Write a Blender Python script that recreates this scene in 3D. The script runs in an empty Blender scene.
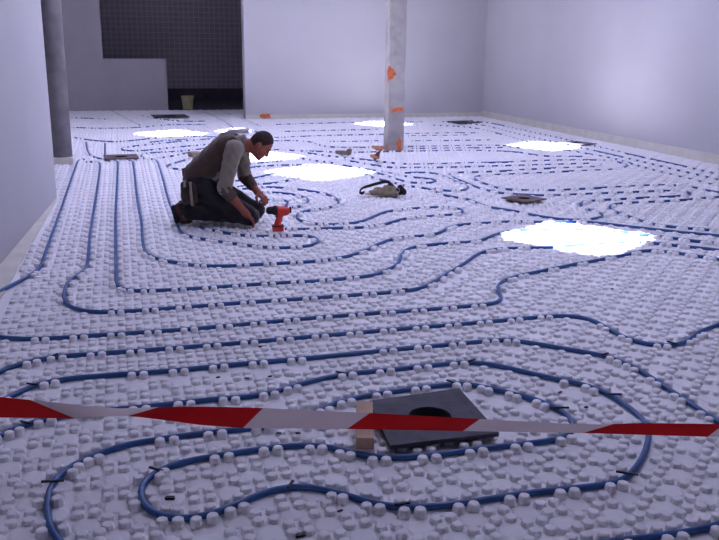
import bpy, bmesh, math, random
import numpy as np
from mathutils import Vector, Matrix, kdtree

random.seed(7); rng = np.random.default_rng(7)
scene = bpy.context.scene
col = scene.collection

# ------------------------------------------------------------------ camera
IW, IH = 719, 540
FPX, PITCH, YAW, ROLL, CAMH = 839.8, 0.26152, 0.27492, 0.011635, 1.6
FW = np.array([math.sin(YAW)*math.cos(PITCH), math.cos(YAW)*math.cos(PITCH), -math.sin(PITCH)])
R0 = np.array([math.cos(YAW), -math.sin(YAW), 0.0]); U0 = np.cross(R0, FW)
RV = R0*math.cos(ROLL)+U0*math.sin(ROLL); UV = -R0*math.sin(ROLL)+U0*math.cos(ROLL)
cam_d = bpy.data.cameras.new('camera'); cam = bpy.data.objects.new('camera', cam_d); col.objects.link(cam)
cam_d.sensor_width = 36; cam_d.lens = 36*FPX/IW; cam_d.clip_start = 0.05
m = Matrix((( RV[0], UV[0], -FW[0], 0), (RV[1], UV[1], -FW[1], 0), (RV[2], UV[2], -FW[2], CAMH), (0, 0, 0, 1)))
cam.matrix_world = m
scene.camera = cam

# ------------------------------------------------------------------ light
SUN_E, SKY_S, EXPO = 40.0, 17.0, 0.71
SUN_DIR = Vector((-0.14, -0.26, 1.0)).normalized()       # towards the sun
wd = bpy.data.worlds.new('sky'); scene.world = wd; wd.use_nodes = True
bg = wd.node_tree.nodes['Background']; bg.inputs[0].default_value = (0.62, 0.62, 1.0, 1); bg.inputs[1].default_value = SKY_S
sd = bpy.data.lights.new('sun', 'SUN'); sd.energy = SUN_E; sd.angle = 0.03; sd.color = (0.86, 0.84, 1.0)
sun = bpy.data.objects.new('sun', sd); col.objects.link(sun)
sun.rotation_euler = SUN_DIR.to_track_quat('Z', 'Y').to_euler(); sun.location = (3, 8, 12)
vs = scene.view_settings
vs.view_transform = 'Standard'; vs.look = 'None'; vs.gamma = 1; vs.use_curve_mapping = False; vs.exposure = EXPO
scene.cycles.max_bounces = 14; scene.cycles.diffuse_bounces = 10
scene.cycles.use_denoising = True
try: scene.cycles.use_guiding = True
except Exception: pass

# ------------------------------------------------------------------ projections (photo measurements -> places in the room)
def ray(px, py):
    return FW*FPX + RV*(px-IW/2) - UV*(py-IH/2)
def ground(px, py, z=0.0):
    d = ray(px, py); t = (z-CAMH)/d[2]; return np.array([d[0]*t, d[1]*t])
def on_y(px, py, Y):
    d = ray(px, py); t = Y/d[1]; return d[0]*t, CAMH+d[2]*t
def on_x(px, py, X):
    d = ray(px, py); t = X/d[0]; return d[1]*t, CAMH+d[2]*t
def at_depth(px, py, dep):
    d = ray(px, py)*dep/FPX; return Vector((d[0], d[1], CAMH+d[2]))
def project(x, y, z=0.0):
    q = np.stack([np.asarray(x, float), np.asarray(y, float), np.full(np.shape(x), z-CAMH)], -1)
    w = q@FW
    return IW/2+FPX*(q@RV)/w, IH/2-FPX*(q@UV)/w, w

# ------------------------------------------------------------------ materials
def mat(name, color, rough=0.7, var=0.0, scale=20.0, bump=0.0, bscale=60.0, metal=0.0, c2=None, spec=0.3, sheen=0.0, trans=0.0):
    mt = bpy.data.materials.new(name); mt.use_nodes = True
    nt = mt.node_tree; b = nt.nodes['Principled BSDF']
    b.inputs['Base Color'].default_value = (*color, 1); b.inputs['Roughness'].default_value = rough
    b.inputs['Metallic'].default_value = metal; b.inputs['Specular IOR Level'].default_value = spec
    if sheen: b.inputs['Sheen Weight'].default_value = sheen
    tc = nt.nodes.new('ShaderNodeTexCoord')
    if var > 0 or c2:
        n = nt.nodes.new('ShaderNodeTexNoise'); n.inputs['Scale'].default_value = scale; n.inputs['Detail'].default_value = 5
        nt.links.new(tc.outputs['Object'], n.inputs['Vector'])
        r = nt.nodes.new('ShaderNodeValToRGB')
        if c2 is None: c2 = tuple(max(0, c*(1-var)) for c in color)
        r.color_ramp.elements[0].color = (*c2, 1); r.color_ramp.elements[1].color = (*color, 1)
        r.color_ramp.elements[0].position = 0.32; r.color_ramp.elements[1].position = 0.62
        nt.links.new(n.outputs['Fac'], r.inputs['Fac']); nt.links.new(r.outputs['Color'], b.inputs['Base Color'])
    if bump > 0:
        n2 = nt.nodes.new('ShaderNodeTexNoise'); n2.inputs['Scale'].default_value = bscale; n2.inputs['Detail'].default_value = 4
        nt.links.new(tc.outputs['Object'], n2.inputs['Vector'])
        bp = nt.nodes.new('ShaderNodeBump'); bp.inputs['Strength'].default_value = bump; bp.inputs['Distance'].default_value = 0.01
        nt.links.new(n2.outputs['Fac'], bp.inputs['Height']); nt.links.new(bp.outputs['Normal'], b.inputs['Normal'])
    if trans > 0:
        tr = nt.nodes.new('ShaderNodeBsdfTranslucent'); tr.inputs['Color'].default_value = (*color, 1)
        mx = nt.nodes.new('ShaderNodeMixShader'); mx.inputs[0].default_value = trans
        out = nt.nodes['Material Output']
        nt.links.new(b.outputs[0], mx.inputs[1]); nt.links.new(tr.outputs[0], mx.inputs[2]); nt.links.new(mx.outputs[0], out.inputs['Surface'])
    return mt

M = {}
M['eps'] = mat('white_polystyrene', (0.86, 0.85, 0.86), 0.75, var=0.08, scale=3.0, bump=0.25, bscale=220)
_b = M['eps'].node_tree.nodes['Principled BSDF']; _b.inputs['Subsurface Weight'].default_value = 0.6; _b.inputs['Subsurface Scale'].default_value = 0.02; _b.inputs['Subsurface Radius'].default_value = (1, 1, 1)
M['plaster'] = mat('white_plaster', (0.50, 0.49, 0.51), 0.85, var=0.04, scale=1.2, bump=0.08, bscale=40)
M['ceiling'] = mat('ceiling_paint', (0.50, 0.50, 0.51), 0.9)
M['edge'] = mat('edge_insulation', (0.66, 0.64, 0.56), 0.8, var=0.12, scale=5)
M['concrete'] = mat('grey_concrete', (0.20, 0.19, 0.20), 0.85, var=0.3, scale=6, bump=0.2)
M['dark_slab'] = mat('dark_screed', (0.10, 0.085, 0.105), 0.8, var=0.3, scale=4, bump=0.2)
M['grey_plaster'] = mat('grey_plaster', (0.40, 0.38, 0.40), 0.85, var=0.06, scale=2, bump=0.1)
M['pipe'] = mat('blue_pipe', (0.026, 0.105, 0.31), 0.38, var=0.25, scale=9, spec=0.5)
M['clip'] = mat('black_plastic_clip', (0.012, 0.012, 0.02), 0.5)
M['red'] = mat('red_film', (0.62, 0.010, 0.012), 0.35, trans=0.3, spec=0.4)
M['white_film'] = mat('white_film', (0.80, 0.69, 0.67), 0.35, trans=0.35, spec=0.4)
M['board'] = mat('dark_fibre_board', (0.085, 0.080, 0.105), 0.7, var=0.35, scale=14, bump=0.2)
M['brown_board'] = mat('brown_grey_board', (0.16, 0.12, 0.115), 0.8, var=0.35, scale=9, bump=0.2)
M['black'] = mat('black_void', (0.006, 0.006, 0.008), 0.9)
M['wood'] = mat('pine_wood', (0.50, 0.33, 0.22), 0.7, var=0.3, scale=12, bump=0.2)
M['column'] = mat('column_paint', (0.44, 0.42, 0.40), 0.8, c2=(0.32, 0.30, 0.29), scale=5, bump=0.2, bscale=18)
M['orange'] = mat('orange_film', (0.72, 0.19, 0.075), 0.5, var=0.3, scale=20)
M['skin'] = mat('skin', (0.31, 0.092, 0.060), 0.55, var=0.18, scale=25)
M['hair'] = mat('short_dark_hair', (0.055, 0.032, 0.029), 0.8, var=0.45, scale=60, bump=0.4, bscale=300)
M['eye'] = mat('eye', (0.10, 0.08, 0.08), 0.3)
M['vest'] = mat('brown_vest_cloth', (0.080, 0.050, 0.036), 0.9, var=0.25, scale=14, bump=0.3, bscale=90, sheen=0.2)
M['shirt'] = mat('khaki_shirt_cloth', (0.25, 0.215, 0.165), 0.9, var=0.2, scale=12, bump=0.3, bscale=90, sheen=0.2)
M['cuff'] = mat('rolled_cuff', (0.105, 0.075, 0.06), 0.9, var=0.25, scale=20, bump=0.3)
M['trousers'] = mat('dark_work_trousers', (0.022, 0.019, 0.023), 0.9, var=0.4, scale=10, bump=0.35, bscale=70, sheen=0.15)
M['leather'] = mat('worn_leather', (0.05, 0.035, 0.028), 0.65, var=0.4, scale=20, bump=0.3)
M['boot'] = mat('brown_boot', (0.07, 0.032, 0.026), 0.7, var=0.4, scale=16, bump=0.2)
M['sole'] = mat('dark_rubber', (0.02, 0.018, 0.02), 0.8)
M['tool_handle'] = mat('beige_handle', (0.30, 0.24, 0.17), 0.6)
M['steel'] = mat('dull_steel', (0.35, 0.35, 0.36), 0.4, metal=0.9)
M['drill'] = mat('red_drill_shell', (0.72, 0.035, 0.02), 0.4, spec=0.5)
M['rubber'] = mat('black_rubber', (0.014, 0.014, 0.016), 0.6)
M['khaki'] = mat('khaki_canvas', (0.25, 0.20, 0.13), 0.9, var=0.3, scale=18, bump=0.3)
M['strap'] = mat('black_webbing', (0.015, 0.013, 0.016), 0.8, bump=0.2)
M['bucket'] = mat('pale_yellow_plastic', (0.42, 0.40, 0.20), 0.5, var=0.15, scale=8)
M['rag'] = mat('grey_brown_scrap', (0.22, 0.17, 0.15), 0.9, var=0.4, scale=30)
M['brown_film'] = mat('orange_brown_film', (0.42, 0.20, 0.13), 0.6, var=0.45, scale=18)
M['grey_board'] = mat('grey_offcut', (0.30, 0.29, 0.33), 0.8, var=0.2)

def tile_material():
    mt = bpy.data.materials.new('dark_wall_tiles'); mt.use_nodes = True
    nt = mt.node_tree; b = nt.nodes['Principled BSDF']; b.inputs['Roughness'].default_value = 0.45
    tc = nt.nodes.new('ShaderNodeTexCoord'); sep = nt.nodes.new('ShaderNodeSeparateXYZ'); cmb = nt.nodes.new('ShaderNodeCombineXYZ')
    nt.links.new(tc.outputs['Object'], sep.inputs[0]); nt.links.new(sep.outputs['X'], cmb.inputs['X']); nt.links.new(sep.outputs['Z'], cmb.inputs['Y'])
    br = nt.nodes.new('ShaderNodeTexBrick'); br.offset = 0.0; br.inputs['Scale'].default_value = 1.0
    br.inputs['Color1'].default_value = (0.36, 0.31, 0.36, 1); br.inputs['Color2'].default_value = (0.40, 0.35, 0.39, 1)
    br.inputs['Mortar'].default_value = (0.55, 0.50, 0.55, 1); br.inputs['Mortar Size'].default_value = 0.012
    br.inputs['Brick Width'].default_value = 0.145; br.inputs['Row Height'].default_value = 0.145
    nt.links.new(cmb.outputs[0], br.inputs['Vector']); nt.links.new(br.outputs['Color'], b.inputs['Base Color'])
    bp = nt.nodes.new('ShaderNodeBump'); bp.inputs['Strength'].default_value = 0.4; bp.inputs['Distance'].default_value = 0.01; bp.invert = True
    nt.links.new(br.outputs['Fac'], bp.inputs['Height']); nt.links.new(bp.outputs['Normal'], b.inputs['Normal'])
    return mt
M['tiles'] = tile_material()

# ------------------------------------------------------------------ mesh helpers
def link(name, me, material=None, parent=None, smooth=False):
    o = bpy.data.objects.new(name, me); col.objects.link(o)
    if material is not None and not me.materials: me.materials.append(M[material] if isinstance(material, str) else material)
    if parent is not None: o.parent = parent
    if smooth: me.polygons.foreach_set('use_smooth', [True]*len(me.polygons))
    return o
def from_data(name, vs_, fs_, material=None, parent=None, smooth=False):
    me = bpy.data.meshes.new(name); me.from_pydata([tuple(v) for v in vs_], [], [tuple(f) for f in fs_]); me.update()
    return link(name, me, material, parent, smooth)
def from_bm(name, bm, material=None, parent=None, smooth=False):
    bmesh.ops.recalc_face_normals(bm, faces=bm.faces)
    me = bpy.data.meshes.new(name); bm.to_mesh(me); bm.free()
    return link(name, me, material, parent, smooth)
def bm_box(bm, lo, hi, bevel=0.0, mtx=None):
    g = bmesh.ops.create_cube(bm, size=1.0); v = g['verts']
    for p in v: p.co = Vector([lo[i]+(p.co[i]+0.5)*(hi[i]-lo[i]) for i in range(3)])
    if bevel > 0:
        es = list({e for p in v for e in p.link_edges})
        r = bmesh.ops.bevel(bm, geom=es, offset=bevel, segments=2, affect='EDGES', profile=0.6)
        v = list({p for f in r['faces'] for p in f.verts} | {p for p in v if p.is_valid})
    if mtx is not None:
        for p in v: p.co = mtx@p.co
    return v
def box(name, lo, hi, material, parent=None, bevel=0.0, mtx=None):
    bm = bmesh.new(); bm_box(bm, lo, hi, bevel, mtx); return from_bm(name, bm, material, parent)
def lathe(name, prof, material, parent=None, n=24, mtx=None, smooth=True):
    vs_, fs_ = [], []
    for r, z in prof:
        for k in range(n):
            a = 2*math.pi*k/n; p = Vector((r*math.cos(a), r*math.sin(a), z)); vs_.append(mtx@p if mtx is not None else p)
    for i in range(len(prof)-1):
        for k in range(n):
            a, b = i*n+k, i*n+(k+1) % n; fs_.append((a, b, b+n, a+n))
    return from_data(name, vs_, fs_, material, parent, smooth)
def tube_data(pts, rad, n=8, caps=True):
    P = np.asarray(pts, float); N = len(P)
    T = np.gradient(P, axis=0); T /= np.linalg.norm(T, axis=1)[:, None]+1e-12
    up = np.array([0, 0, 1.0]); S = np.cross(T, up); ln = np.linalg.norm(S, axis=1)
    for i in range(N):
        if ln[i] < 1e-3: S[i] = S[i-1] if i else np.array([1.0, 0, 0]); ln[i] = np.linalg.norm(S[i])
    S /= ln[:, None]; B = np.cross(S, T)
    a = np.arange(n)*2*math.pi/n; rad = np.broadcast_to(np.asarray(rad, float), (N,))
    V = P[:, None, :]+rad[:, None, None]*(np.cos(a)[None, :, None]*S[:, None, :]+np.sin(a)[None, :, None]*B[:, None, :])
    V = V.reshape(-1, 3); F = []
    for i in range(N-1):
        for k in range(n):
            p, q = i*n+k, i*n+(k+1) % n; F.append((p, q, q+n, p+n))
    if caps: F.append(tuple(range(n))[::-1]); F.append(tuple(range((N-1)*n, N*n)))
    return V, F
def tube(name, pts, rad, material, parent=None, n=8):
    V, F = tube_data(pts, rad, n); return from_data(name, V, F, material, parent, True)
def empty(name, loc=(0, 0, 0), rz=0.0):
    o = bpy.data.objects.new(name, None); col.objects.link(o); o.location = loc; o.rotation_euler = (0, 0, rz); o.empty_display_size = 0.1; return o
def tag(o, label, cat, group=None, kind=None):
    o['label'] = label; o['category'] = cat
    if group: o['group'] = group
    if kind: o['kind'] = kind
    return o
def structure(o, label=None):
    o['kind'] = 'structure'
    if label: o['label'] = label
    return o

# signed-distance modelling: shapes blended into ONE continuous surface
class Field:
    def __init__(s, lo, hi, h):
        s.lo = np.array(lo, float); s.h = h; s.n = np.ceil((np.array(hi)-s.lo)/h).astype(int)+1
        s.S = np.full(s.n, 0.08)
    def sub(s, lo, hi):
        a = np.clip(np.floor((np.array(lo)-s.lo)/s.h).astype(int), 0, s.n-1); b = np.clip(np.ceil((np.array(hi)-s.lo)/s.h).astype(int)+1, 1, s.n)
        sl = tuple(slice(a[i], b[i]) for i in range(3))
        g = np.meshgrid(*[s.lo[i]+np.arange(a[i], b[i])*s.h for i in range(3)], indexing='ij')
        return sl, np.stack(g, -1)
    def union(s, sl, d, k):
        o = s.S[sl]
        if k > 0:
            t = np.clip(0.5+0.5*(o-d)/k, 0, 1); s.S[sl] = o*(1-t)+d*t-k*t*(1-t)
        else: s.S[sl] = np.minimum(o, d)
    def cut(s, sl, d, k):
        o = s.S[sl]; d = -d
        if k > 0:
            t = np.clip(0.5-0.5*(o-d)/k, 0, 1); s.S[sl] = o*(1-t)+d*t+k*t*(1-t)
        else: s.S[sl] = np.maximum(o, d)
    def capsule(s, a, b, ra, rb=None, k=0.02, sub=False):
        a = np.array(a, float); b = np.array(b, float); rb = ra if rb is None else rb; r = max(ra, rb)+0.09
        sl, P = s.sub(np.minimum(a, b)-r, np.maximum(a, b)+r)
        ab = b-a; t = np.clip(((P-a)@ab)/(ab@ab+1e-12), 0, 1)
        d = np.linalg.norm(P-a-t[..., None]*ab, axis=-1)-(ra+(rb-ra)*t)
        (s.cut if sub else s.union)(sl, d, k)
    def ellipsoid(s, c, ax, rad, k=0.02, sub=False):       # ax: 3x3 rows = axes
        c = np.array(c, float); ax = np.array(ax, float); rad = np.array(rad, float); r = rad.max()+0.06
        sl, P = s.sub(c-r, c+r); q = (P-c)@ax.T
        k0 = np.linalg.norm(q/rad, axis=-1); k1 = np.linalg.norm(q/rad**2, axis=-1)+1e-9
        d = k0*(k0-1)/k1
        (s.cut if sub else s.union)(sl, np.where(k0 < 1e-3, -rad.min(), d), k)
    def plane_cut(s, p, n, k=0.0):                         # keep the side n points to
        sl, P = s.sub(s.lo, s.lo+s.n*s.h); d = (P-np.array(p))@np.array(n)
        s.cut(sl, d, k)
    def wrinkle(s, amp, f):
        sl, P = s.sub(s.lo, s.lo+s.n*s.h); x, y, z = P[..., 0], P[..., 1], P[..., 2]
        s.S += amp*(np.sin(f*x+0.7*f*z+2*np.sin(0.6*f*y))*0.6+np.sin(1.3*f*z-0.8*f*y+1.5*np.sin(0.7*f*x))*0.4)
    def mesh(s, name, material, parent=None):
        S = s.S.copy(); S[0], S[-1], S[:, 0], S[:, -1], S[:, :, 0], S[:, :, -1] = [np.maximum(q, 0.01) for q in (S[0], S[-1], S[:, 0], S[:, -1], S[:, :, 0], S[:, :, -1])]
        ins = S < 0; nx, ny, nz = S.shape
        c = lambda A, i, j, k_: A[i:nx-1+i, j:ny-1+j, k_:nz-1+k_]
        cnt = sum(c(ins, i, j, k_).astype(np.int8) for i in (0, 1) for j in (0, 1) for k_ in (0, 1))
        act = np.argwhere((cnt > 0) & (cnt < 8)); idx = np.full((nx-1, ny-1, nz-1), -1, np.int64); idx[tuple(act.T)] = np.arange(len(act))
        acc = np.zeros((len(act), 3)); w = np.zeros(len(act))
        cor = [(i, j, k_) for i in (0, 1) for j in (0, 1) for k_ in (0, 1)]
        for a in cor:
            for ax in range(3):
                if a[ax]: continue
                b = list(a); b[ax] = 1
                va = S[tuple((act+np.array(a)).T)]; vb = S[tuple((act+np.array(b)).T)]
                cr = (va < 0) != (vb < 0); t = np.where(cr, va/(va-vb+1e-30), 0)
                p = np.array(a, float)[None, :].repeat(len(act), 0); p[:, ax] += t
                acc[cr] += p[cr]; w[cr] += 1
        V = s.lo+(act+acc/w[:, None])*s.h; F = []
        for ax in range(3):
            sh = [slice(None)]*3; sh[ax] = slice(0, -1); s1 = [slice(None)]*3; s1[ax] = slice(1, None)
            A, B = ins[tuple(sh)], ins[tuple(s1)]; e = np.argwhere(A != B); u, v = (ax+1) % 3, (ax+2) % 3
            e = e[(e[:, u] > 0) & (e[:, v] > 0) & (e[:, u] < S.shape[u]-1) & (e[:, v] < S.shape[v]-1)]
            def cell(du, dv):
                q = e.copy(); q[:, u] -= du; q[:, v] -= dv; return idx[tuple(q.T)]
            Q = np.stack([cell(1, 1), cell(0, 1), cell(0, 0), cell(1, 0)], 1)
            fl = ~A[tuple(e.T)]; Q[fl] = Q[fl][:, ::-1]; F.append(Q)
        F = np.concatenate(F); F = F[(F >= 0).all(1)]
        return from_data(name, V, F.tolist(), material, parent, True)
I3 = np.eye(3)

# ================================================================== STRUCTURE
XL, XR, YB, YF, ZC = -0.79, 8.22, 18.62, -3.0, 4.6
YN = 21.45       # low wall and end of the white floor
YT = 25.6       # dark tiled wall
fl = from_data('floor', [(-4.2, YF, 0), (XR+.2, YF, 0), (XR+.2, YN, 0), (-4.2, YN, 0), (-4.2, YF, -.2), (XR+.2, YF, -.2), (XR+.2, YN, -.2), (-4.2, YN, -.2)],
               [(0, 1, 2, 3), (7, 6, 5, 4), (0, 4, 5, 1), (1, 5, 6, 2), (2, 6, 7, 3), (3, 7, 4, 0)], 'eps')
structure(fl, 'white studded polystyrene insulation floor')
structure(box('floor_alcove', (-4.2, YN, -0.2), (XR+.2, YT+.3, -0.004), 'dark_slab'), 'dark bare slab at the back of the alcove')
WE, WN = ground(57.2, 198), ground(0, 266); wdir = (WN-WE)/abs(WN[1]-WE[1]); WS = WE+wdir*(WE[1]-YF)   # the left wall runs at a slight angle
def XSL(y): return -.695+.032*(y-9.3)          # where the studded boards begin
def slab(name, pts, z0, z1, material, bevel=0.0):
    bm = bmesh.new(); a = [bm.verts.new((p[0], p[1], z0)) for p in pts]; b = [bm.verts.new((p[0], p[1], z1)) for p in pts]; n = len(pts)
    bm.faces.new(a[::-1]); bm.faces.new(b)
    for i in range(n): bm.faces.new((a[i-1], a[i], b[i], b[i-1]))
    if bevel: bmesh.ops.bevel(bm, geom=[e for e in bm.edges if abs(e.verts[0].co.z-e.verts[1].co.z) > .1], offset=bevel, segments=3, affect='EDGES')
    return from_bm(name, bm, material)
structure(slab('wall_left', [WS, WE, WE+[-.35, 0], WS+[-.35, 0]], 0, ZC, 'plaster', .02), 'white plastered wall close on the left')
structure(box('wall_right', (XR, YF, 0.0), (XR+0.3, YB+0.3, ZC), 'plaster'), 'long white wall on the right')
xa, _ = on_y(244.5, 60, YB)
structure(box('wall_back', (xa, YB, 0.0), (XR, YB+0.35, ZC), 'plaster'), 'white back wall behind the column')
structure(box('wall_alcove_right', (xa+3.4, YB+0.35, 0.0), (xa+3.7, YT, ZC), 'grey_plaster'))
structure(box('wall_front', (-4.2, YF-0.3, 0.0), (XR+0.3, YF, ZC), 'plaster'))
structure(box('wall_far_left', (-4.5, YF, 0.0), (-4.2, YT, ZC), 'plaster'))
# stepped white wall in front of the alcove
x1, z1 = on_y(103, 59, YN); x2, z2 = on_y(166, 59, YN)
bm = bmesh.new(); pr = [(-4.2, 0), (x2, 0), (x2, z2), (x1, z2), (x1, ZC), (-4.2, ZC)]
va = [bm.verts.new((x, YN, z)) for x, z in pr]; vb = [bm.verts.new((x, YN+0.3, z)) for x, z in pr]
bm.faces.new(va); bm.faces.new(vb[::-1])
for i in range(6): bm.faces.new((va[i], va[i-1], vb[i-1], vb[i]))
structure(from_bm('wall_stepped', bm, 'grey_plaster'), 'grey-white stepped wall with a low section before the dark alcove')
structure(box('wall_tiled', (-4.2, YT, 0.0), (xa+3.7, YT+0.3, ZC), 'tiles'), 'dark grey tiled wall at the end of the alcove')
structure(box('trim_1', (-4.2, YT-0.06, 0.0), (xa+3.4, YT, 0.32), 'dark_slab'), 'dark band along the foot of the tiled wall')  # low band in the dark floor colour along the wall foot
# edge insulation strips
structure(slab('baseboard_left', [WS+[.002, 0], (XSL(YF), YF), (XSL(WE[1]-.1), WE[1]-.1), WE+wdir*.1+[.002, 0]], 0, .012, 'edge'), 'cream flat edge strip filling the gap along the left wall')
structure(box('baseboard_right', (XR-0.015, YF, 0.0), (XR, YB, 0.14), 'edge'), 'cream edge insulation strip along the right wall')
structure(box('baseboard_back', (xa, YB-0.015, 0.0), (XR-0.015, YB, 0.10), 'edge'), 'cream edge insulation strip along the back wall')

# ceiling with square skylight openings
PATCH = [(3.75, 6.33, .93), (2.42, 10.54, 1.0), (6.79, 12.72, .95), (5.28, 17.0, .9), (0.84, 15.7, .95), (1.95, 12.22, .85), (2.02, 15.99, .5), (-2.4, 16.4, .6)]
off = Vector((SUN_DIR.x, SUN_DIR.y))/SUN_DIR.z*ZC
TH = 0.12; ANG = math.radians(33)
bm = bmesh.new(); loops = [[(-4.5, YF-.3), (XR+.3, YF-.3), (XR+.3, YT+.3), (-4.5, YT+.3)]]
for (px_, py_, s_) in PATCH:
    c_ = Vector((px_, py_))+off; q = []
    for k in range(4):
        for da in (-.13, .13):
            a = ANG+math.pi/4+k*math.pi/2+da; q.append((c_.x+s_*.66*math.cos(a), c_.y+s_*.66*math.sin(a)))
    loops.append(q)
edges = []
for lp in loops:
    v_ = [bm.verts.new((x, y, ZC)) for x, y in lp]; edges += [bm.edges.new((v_[i-1], v_[i])) for i in range(len(v_))]
bmesh.ops.triangle_fill(bm, use_beauty=True, edges=edges)
bad = [f for f in bm.faces if any((f.calc_center_median().xy-(Vector((p[0], p[1]))+off)).length < p[2]*.33 for p in PATCH)]
bmesh.ops.delete(bm, geom=bad, context='FACES_ONLY')
ext = bmesh.ops.extrude_face_region(bm, geom=list(bm.faces))
for v_ in [g for g in ext['geom'] if isinstance(g, bmesh.types.BMVert)]: v_.co.z += TH
structure(from_bm('ceiling', bm, 'ceiling'))
for i, (px_, py_, s_) in enumerate(PATCH):          # sampling portals for the daylight that comes in through the openings
    ld = bpy.data.lights.new('skylight_portal', 'AREA'); ld.shape = 'SQUARE'; ld.size = s_; ld.cycles.is_portal = True
    lo = bpy.data.objects.new('skylight_portal', ld); col.objects.link(lo)
    lo.location = (px_+off.x, py_+off.y, ZC+TH*0.5); lo.rotation_euler = (0, 0, ANG)

# ================================================================== PIPES
PZ, PR = 0.0142, 0.0130
ND = [(-45, 456), (0, 435), (24.6, 424.6), (39, 421), (75, 414), (120, 409), (161, 405.5), (180, 403), (212.6, 399), (242.6, 397.5), (262.6, 395), (285, 389), (305, 382), (327.7, 377.7), (340, 374.5), (360, 372.5), (380, 371), (410, 367.7), (445, 364), (470, 361.5), (492.7, 364.4), (512.7, 369), (540, 375.5), (554, 379), (576.6, 382.7), (596.6, 388.4), (614, 396.4), (630, 408), (645, 421), (649.5, 436), (645, 452), (639, 465), (628.5, 476.5), (617, 482.5), (601, 485.6), (578, 487.9), (560, 489.5), (524.6, 493.6), (495.7, 498), (462, 503.4), (426.7, 508), (401, 507.5), (377, 505), (358, 498.6), (332.6, 491.4), (313, 487), (294, 486), (271, 490), (252.6, 497), (234, 505.7), (215.5, 513), (197, 517.8), (178.5, 518.8), (161, 516.7), (148, 510), (140, 499), (140.5, 486), (150.5, 475), (165, 467.8), (180, 462.5), (206, 457.6), (234, 453), (262, 449), (282, 446.5), (303, 445), (323, 446), (336.5, 448.8), (358, 454.6), (381, 457.8), (400.7, 458), (433, 455.3), (482, 448.5), (524.6, 444), (556, 440), (570, 435.5), (574.5, 428), (571.5, 419.5), (563.6, 411.5), (549.4, 405), (538, 400), (515, 394.5), (485, 387.3), (467.7, 384), (455, 383.3), (430, 386.4), (393, 391.5), (366.7, 395), (340, 401.7), (323, 407.7), (302, 417), (275, 426), (247, 429), (213, 432), (180, 436.3), (161, 439), (124.5, 444.5), (98.6, 453), (72.6, 465), (57, 476.5), (49, 489), (46.5, 509), (49, 526), (57, 540), (80, 560), (120, 580)]
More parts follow.
